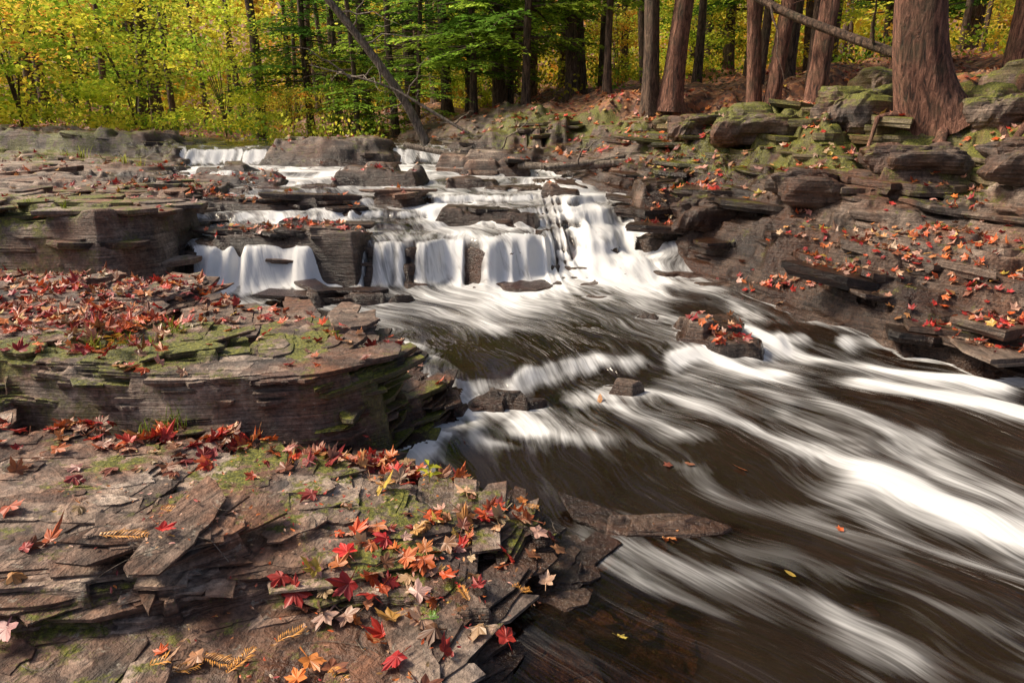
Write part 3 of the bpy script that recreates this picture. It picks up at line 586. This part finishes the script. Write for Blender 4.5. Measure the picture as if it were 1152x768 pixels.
def unit(v): return v/np.linalg.norm(v,axis=1)[:,None]
def hemlock_crown(seed,z0,z1,R0,nb,cols_,dens=1.,sz=1.):
    r=np.random.default_rng(seed); Ps=[];Us=[];Vd=[];Cs=[]; twigs=[]
    for i in range(nb):
        z=z0+(z1-z0)*(i+r.random())/nb; a=r.random()*6.283; L=R0*(1-.85*(z-z0)/(z1-z0+.01))*r.uniform(.6,1.1); dr=r.uniform(.12,.4)
        d=np.array([math.cos(a),math.sin(a),0]); s=np.array([-math.sin(a),math.cos(a),0])
        tt=np.linspace(0,1,6); path=np.array([d*L*t+np.array([0,0,z+.12*L*t-dr*L*t*t]) for t in tt]); twigs.append(tube(path,.03*(1-tt)*L/2+.004,4))
        ns=max(4,int(L/.15)); c0=cols_[r.integers(len(cols_))]*r.uniform(.7,1.25)
        for t in np.linspace(.12,1,ns):
            p=d*L*t+np.array([0,0,z+.12*L*t-dr*L*t*t])
            for sg in (-1,1):
                tl=(.18+.55*math.sin(math.pi*min(1,t*.85+.12)))*r.uniform(.6,1.1)*min(1,L/1.6); ta=r.uniform(.7,1.1)
                td=d*math.cos(ta)+s*sg*math.sin(ta); td=td+np.array([0,0,-r.uniform(.05,.45)]); td/=np.linalg.norm(td)
                m_=max(2,int(tl/.06*dens)); u=np.linspace(.05,1,m_)
                q=p+td*(u*tl)[:,None]+r.normal(0,.015,(m_,3)); Ps.append(q)
                pr=np.cross(td,[0,0,1]); pr/=np.linalg.norm(pr)
                alt=np.where(np.arange(m_)%2,1,-1)[:,None]
                uu=unit(pr*alt*.8+td*.7+r.normal(0,.25,(m_,3))); Us.append(uu); Vd.append(unit(np.cross(uu,np.array([0,0,1])+r.normal(0,.35,(m_,3)))))
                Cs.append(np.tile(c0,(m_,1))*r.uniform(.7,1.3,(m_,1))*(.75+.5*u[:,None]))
    P=np.concatenate(Ps);n=len(P)
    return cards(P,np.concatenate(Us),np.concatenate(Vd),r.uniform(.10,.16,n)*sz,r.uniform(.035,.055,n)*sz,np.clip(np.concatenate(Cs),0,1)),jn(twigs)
def decid_crown(seed,z0,z1,R0,ncl,per,cols_,size=.09,cs=.45):
    r=np.random.default_rng(seed); Ps=[];Cs=[]
    for i in range(ncl):
        t=r.random(); z=z0+(z1-z0)*t; rr=R0*math.sqrt(r.random())*math.sin(math.pi*(.12+.8*t))**.6; a=r.random()*6.283
        c=np.array([rr*math.cos(a),rr*math.sin(a),z]); n=int(per*r.uniform(.5,1.4)); s=cs*r.uniform(.6,1.3)
        q=c+r.normal(0,1,(n,3))*np.array([s,s,s*.4]); Ps.append(q); Cs.append(np.tile(cols_[r.integers(len(cols_))]*r.uniform(.6,1.25),(n,1))*r.uniform(.7,1.3,(n,1)))
    P=np.concatenate(Ps); n=len(P); U=unit(r.normal(0,1,(n,3))*np.array([1,1,.5])); Vd=unit(np.cross(U,r.normal(0,.5,(n,3))+np.array([0,0,1])))
    l=r.uniform(.7,1.3,n)*size
    return cards(P,U,Vd,l,l*.65,np.clip(np.concatenate(Cs),0,1))
GR=[np.array(c) for c in [(.06,.13,.02),(.12,.23,.03),(.22,.36,.045),(.36,.50,.06)]]
YG=[np.array(c) for c in [(.56,.64,.07),(.76,.74,.09),(.92,.80,.10),(.40,.56,.06)]]
YO=[np.array(c) for c in [(.94,.72,.09),(.94,.58,.08),(.86,.74,.11),(.88,.44,.08),(.70,.70,.09)]]
def cm(name,c,mat): return mesh_np(name,c[0],c[1],False,{'col':c[2]},mat)
hem=[]
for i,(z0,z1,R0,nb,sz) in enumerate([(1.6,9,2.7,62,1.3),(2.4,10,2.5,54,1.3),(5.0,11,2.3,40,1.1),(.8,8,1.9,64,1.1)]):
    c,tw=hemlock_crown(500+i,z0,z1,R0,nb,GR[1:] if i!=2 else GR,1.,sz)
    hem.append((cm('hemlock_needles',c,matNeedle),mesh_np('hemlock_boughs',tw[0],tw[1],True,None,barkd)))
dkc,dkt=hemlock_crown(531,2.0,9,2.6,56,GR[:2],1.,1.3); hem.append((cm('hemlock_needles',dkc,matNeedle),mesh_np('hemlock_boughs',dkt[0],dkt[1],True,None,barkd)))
dec=[cm('yellow_foliage',decid_crown(600+i,z0,z1,R0,n,66,pal,.14),matFol) for i,(z0,z1,R0,n,pal) in enumerate([(1.8,8,2.6,60,YG),(2.2,8,2.8,60,YO),(1.4,8,2.4,56,YG+GR[2:]),(2,8,2.6,56,YO+YG)])]
rt=random.Random(21)
def gzv(x,y): return float(Tlook(x,y)[0])
def tree(name,x,y,r0,H,lean=(0,0),crown=None,kind='hem',mat=barkd,sides=14,flare=.5,bend=0.,cs=1.,stubs=4,rings=26):
    z=gzv(x,y)-.15; t=np.linspace(0,1,rings)**1.5; sd=rt.randint(0,999)
    path=np.stack([lean[0]*t*H+bend*np.exp(-t*H/.7)+.12*np.sin(t*5+sd),lean[1]*t*H+.1*np.sin(t*4+sd*2),t*H],-1); path[:,0]-=path[0,0]; path[:,1]-=path[0,1]
    rad=r0*(1-.85*t)
    L=[tube(path,rad,sides,.12,flare,sd)]
    for k in range(stubs):
        zz=rt.uniform(.12,.5); i=int(np.searchsorted(t,zz)); p=path[i]; a=rt.random()*6.28; ln=rt.uniform(.3,1.3)
        pp=[p+np.array([math.cos(a)*ln*u,math.sin(a)*ln*u,.15*ln*u-.35*ln*u*u]) for u in np.linspace(0,1,5)]
        L.append(tube(pp,[.025*min(r0,.2)/.15*(1-u*.85)*.6 for u in np.linspace(0,1,5)],5))
    if r0>.2:   # surface roots following the ground
        for k in range(6):
            a=k*1.05+rt.uniform(-.3,.3); ln=rt.uniform(.6,1.2); pp=[]
            for u in np.linspace(0,1,9):
                rx=math.cos(a+.5*u*math.sin(k))*(r0*.8+ln*u); ry=math.sin(a+.5*u*math.sin(k))*(r0*.8+ln*u)
                pp.append((rx,ry,gzv(x+rx,y+ry)-z+.05*(1-u)-.03*u))
            L.append(tube(pp,[.07*(1-.8*u) for u in np.linspace(0,1,9)],8,.15,0,k))
    V,F_=jn(L); o=obj(name,mesh_np(name,V,F_,True,None,mat)); o.location=(x,y,z)
    if crown is not None:
        lst=(hem[crown][0],hem[crown][1]) if kind=='hem' else (dec[crown],)
        for nm,me_ in zip(('needles','boughs') if kind=='hem' else ('leaves',),lst):
            c=obj(nm,me_,o); c.location=(lean[0]*H*.45,lean[1]*H*.45,0); c.rotation_euler=(0,0,rt.random()*6.28); c.scale=(cs,cs,cs*H/12)
    return o
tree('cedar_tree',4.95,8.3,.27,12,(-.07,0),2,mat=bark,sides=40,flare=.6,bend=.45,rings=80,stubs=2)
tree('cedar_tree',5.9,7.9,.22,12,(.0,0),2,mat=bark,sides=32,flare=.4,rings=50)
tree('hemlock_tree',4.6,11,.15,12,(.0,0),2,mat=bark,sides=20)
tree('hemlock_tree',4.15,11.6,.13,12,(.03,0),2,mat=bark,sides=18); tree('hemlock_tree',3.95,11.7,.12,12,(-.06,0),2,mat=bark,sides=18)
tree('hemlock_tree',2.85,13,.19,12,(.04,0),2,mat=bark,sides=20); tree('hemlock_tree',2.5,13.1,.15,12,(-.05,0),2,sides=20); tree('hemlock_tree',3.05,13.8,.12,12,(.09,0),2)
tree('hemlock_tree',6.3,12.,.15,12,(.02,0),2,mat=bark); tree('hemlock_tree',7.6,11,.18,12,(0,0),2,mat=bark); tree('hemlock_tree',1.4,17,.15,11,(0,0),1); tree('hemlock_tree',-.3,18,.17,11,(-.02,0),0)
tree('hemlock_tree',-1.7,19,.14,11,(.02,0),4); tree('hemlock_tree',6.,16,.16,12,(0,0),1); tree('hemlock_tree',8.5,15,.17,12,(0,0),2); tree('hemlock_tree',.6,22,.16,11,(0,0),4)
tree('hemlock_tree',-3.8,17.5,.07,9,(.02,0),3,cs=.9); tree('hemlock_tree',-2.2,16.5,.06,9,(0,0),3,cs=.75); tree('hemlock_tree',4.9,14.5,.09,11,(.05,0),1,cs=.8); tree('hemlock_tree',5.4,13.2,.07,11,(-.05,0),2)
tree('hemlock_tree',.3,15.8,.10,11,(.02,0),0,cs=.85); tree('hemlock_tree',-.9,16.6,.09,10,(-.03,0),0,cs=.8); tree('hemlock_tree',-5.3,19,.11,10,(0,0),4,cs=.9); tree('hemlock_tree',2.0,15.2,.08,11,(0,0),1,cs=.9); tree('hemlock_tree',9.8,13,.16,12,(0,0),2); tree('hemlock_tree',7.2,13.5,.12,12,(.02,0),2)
pts=[]
while len(pts)<46:
    y=rt.uniform(20,42); x=rt.uniform(-.9,.9)*y
    if all((x-a)**2+(y-b)**2>5 for a,b in pts): pts.append((x,y))
for i,(x,y) in enumerate(pts):
    if rt.random()<.5: tree('hemlock_tree',x,y,rt.uniform(.14,.27),rt.uniform(9,12),(rt.uniform(-.04,.04),0),rt.choice([0,1,4,4]),sides=9,rings=14,stubs=3)
    else: tree('maple_tree',x,y,rt.uniform(.09,.2),rt.uniform(9,12),(rt.uniform(-.06,.06),0),rt.choice([0,1,1,2,3]),'dec',sides=9,rings=14,stubs=3)
for i in range(60):
    y=rt.uniform(17,34); x=rt.uniform(-.75,.75)*y; tree('hemlock_tree',x,y,rt.uniform(.05,.18),10,(rt.uniform(-.05,.05),0),None,sides=8,rings=12,stubs=7)
sh1=cm('shrub_foliage',decid_crown(701,.2,3.6,1.8,64,90,YG+GR[3:],.11,.3),matFol); sh2=cm('shrub_foliage',decid_crown(702,.1,2.6,1.5,50,80,YO+YG,.11,.28),matFol)
def shrub(x,y,me_,s):
    z=gzv(x,y); L=[]
    for k in range(8):
        a=rt.random()*6.28; ln=rt.uniform(1.6,3.2); 
        L.append(tube([(math.cos(a)*.3*ln*u*u,math.sin(a)*.3*ln*u*u,ln*u) for u in np.linspace(0,1,7)],[.022*(1-.85*u) for u in np.linspace(0,1,7)],5))
    V,F_=jn(L); o=obj('deciduous_shrub',mesh_np('deciduous_shrub',V,F_,True,None,barkd)); o.location=(x,y,z-.05); o.scale=(s,s,s)
    c=obj('leaves',me_,o); c.rotation_euler=(0,0,rt.random()*6.28)
for x,y,w_,s in [(-10.4,15.2,0,1.15),(-8.4,16.,0,.95),(-12.5,16.5,1,1.2),(-7.4,18.5,0,.9),(-16,19,0,1.3),(-5.4,17.6,1,.5),(-4.2,18.5,0,.6),(10.5,14,1,.8),(12.5,17,1,1.1),(-1.2,21,0,.8),(3.2,22,1,.8),(5,20,0,.9),(8,21,1,1)]: shrub(x,y,(sh1,sh2)[w_],s)
def wood(name,path,r0,r1,mat,seed,br=0):
    P=np.array(path,float); t=np.linspace(0,1,len(P)); tt=np.linspace(0,1,24); Q=np.stack([np.interp(tt,t,P[:,k]) for k in range(3)],-1)
    for _ in range(3): Q[1:-1]=(Q[:-2]+Q[1:-1]*2+Q[2:])/4
    L=[tube(Q,r0+(r1-r0)*tt,12,.15,0,seed)]; r=random.Random(seed)
    for k in range(br):
        i=r.randint(5,22); p=Q[i]; d=np.array([r.uniform(-1,1),r.uniform(-.6,.6),r.uniform(-.2,.9)]); d/=np.linalg.norm(d); ln=r.uniform(.5,1.8)
        L.append(tube([p+d*ln*u+np.array([0,0,-.3*ln*u*u])+np.array([r.uniform(-1,1),0,r.uniform(-1,1)])*.04*ln for u in np.linspace(0,1,8)],[.02*(1-u*.9) for u in np.linspace(0,1,8)],5))
    V,F_=jn(L); obj(name,mesh_np(name,V,F_,True,None,mat))
wood('leaning_dead_tree',[(-1.75,15,1.35),(-2.1,14.8,2.2),(-2.75,14.5,3.2),(-3.6,14.2,4.3),(-4.9,13.8,5.6),(-5.8,13.5,7)],.10,.035,deadb,5,16)
wood('leaning_dead_tree',[(-.4,14,1.45),(-1.2,14.2,1.9),(-2.4,14.4,2.6),(-4,14.5,3.0)],.04,.01,deadb,9,8)
wood('fallen_log',[(2.4,12.4,4.6),(4.0,11,3.4),(4.7,10.2,2.95),(5.3,9.6,2.6)],.055,.07,barkd,6,3)
wood('driftwood_log',[(.1,11.2,1.22),(.9,11.0,1.2),(2.1,10.8,1.32)],.05,.06,deadb,7,2)
wood('driftwood_log',[(.5,10.6,1.2),(1.2,10.9,1.26),(1.9,11.4,1.36)],.04,.05,deadb,8,2)
wood('driftwood_log',[(-2.,13.2,1.5),(-.9,12.9,1.3),(.3,12.6,1.38)],.05,.03,deadb,12,3)
Lt=[]; r=random.Random(77)
for i in range(80):
    x=r.uniform(-2.3,.2); y=r.uniform(1.3,4.6); a=r.random()*6.28; ln=r.uniform(.06,.25); z=gzv(x,y)+.012
    if z<.1: continue
    Lt.append(tube([(x+math.cos(a+.5*u)*ln*u,y+math.sin(a+.5*u)*ln*u,max(z,gzv(x+math.cos(a)*ln*u,y+math.sin(a)*ln*u)+.006)) for u in np.linspace(0,1,5)],[.0022*(1-u*.6) for u in np.linspace(0,1,5)],4))
V,F_=jn(Lt); obj('fallen_twigs',mesh_np('fallen_twigs',V,F_,True,None,deadb))
def mass(name,seed,ncl,per,x0,x1,y0,y1,zf,pal,size,cs,mat=matFol):
    r=np.random.default_rng(seed); Ps=[];Cs=[]
    y=r.uniform(y0,y1,ncl); x=r.uniform(x0,x1,ncl)*y; g=Tlook(x,y); z=g+zf(r,ncl)
    for i in range(ncl):
        n=int(per*r.uniform(.5,1.4)); s=cs*r.uniform(.5,1.4)
        Ps.append(np.array([x[i],y[i],z[i]])+r.normal(0,1,(n,3))*np.array([s,s,s*.45])); Cs.append(np.tile(pal[r.integers(len(pal))]*r.uniform(.4,1.3),(n,1))*r.uniform(.7,1.3,(n,1)))
    P=np.concatenate(Ps); n=len(P); U=unit(r.normal(0,1,(n,3))); Vd=unit(np.cross(U,r.normal(0,1,(n,3)))); l=r.uniform(.6,1.4,n)*size
    V,F_,C=cards(P,U,Vd,l,l*.65,np.clip(np.concatenate(Cs),0,1)); obj(name,mesh_np(name,V,F_,False,{'col':C},mat))
mass('distant_forest_foliage',801,1300,70,-.95,.95,36,56,lambda r,n:r.uniform(0,1,n)*9,YG+YG+YO+YO+GR[1:],.34,.9)
mass('undergrowth',802,420,45,-.9,.9,16,34,lambda r,n:r.uniform(.05,.9,n)**1.5,YG+GR[1:]+YO[:2],.10,.3)
mass('undergrowth',803,60,40,-.75,-.2,15,18,lambda r,n:r.uniform(.05,.5,n),YG+GR[2:],.08,.22)
# ------------------------------------------------------------------ light, sky, camera
d=Vector((.68,-.08,-.73)).normalized()
sl_=bpy.data.lights.new('sun','SUN'); sl_.energy=4.9; sl_.angle=math.radians(12.0); sl_.color=(1,.87,.68)
so_=bpy.data.objects.new('sun',sl_); sc.collection.objects.link(so_); so_.rotation_euler=d.to_track_quat('-Z','Y').to_euler()
w=bpy.data.worlds.new('World'); sc.world=w; w.use_nodes=True; nt=w.node_tree
sky=nt.nodes.new('ShaderNodeTexSky'); sky.sky_type='NISHITA'; sky.sun_disc=False
sky.sun_elevation=math.asin(-d.z); sky.sun_rotation=math.atan2(-d.x,-d.y)
sky.dust_density=5.0; sky.air_density=.7; sky.ozone_density=.3
bg=nt.nodes['Background']; bg.inputs[1].default_value=.15; nt.links.new(sky.outputs[0],bg.inputs[0])
cd=bpy.data.cameras.new('camera'); cd.lens=24; cd.sensor_width=36; cd.clip_end=600
co=bpy.data.objects.new('camera',cd); sc.collection.objects.link(co); co.location=(0,0,1.7); co.rotation_euler=(math.radians(90-16.9),0,0)
sc.camera=co
sc.view_settings.view_transform='Standard'; sc.view_settings.look='None'; sc.view_settings.exposure=0
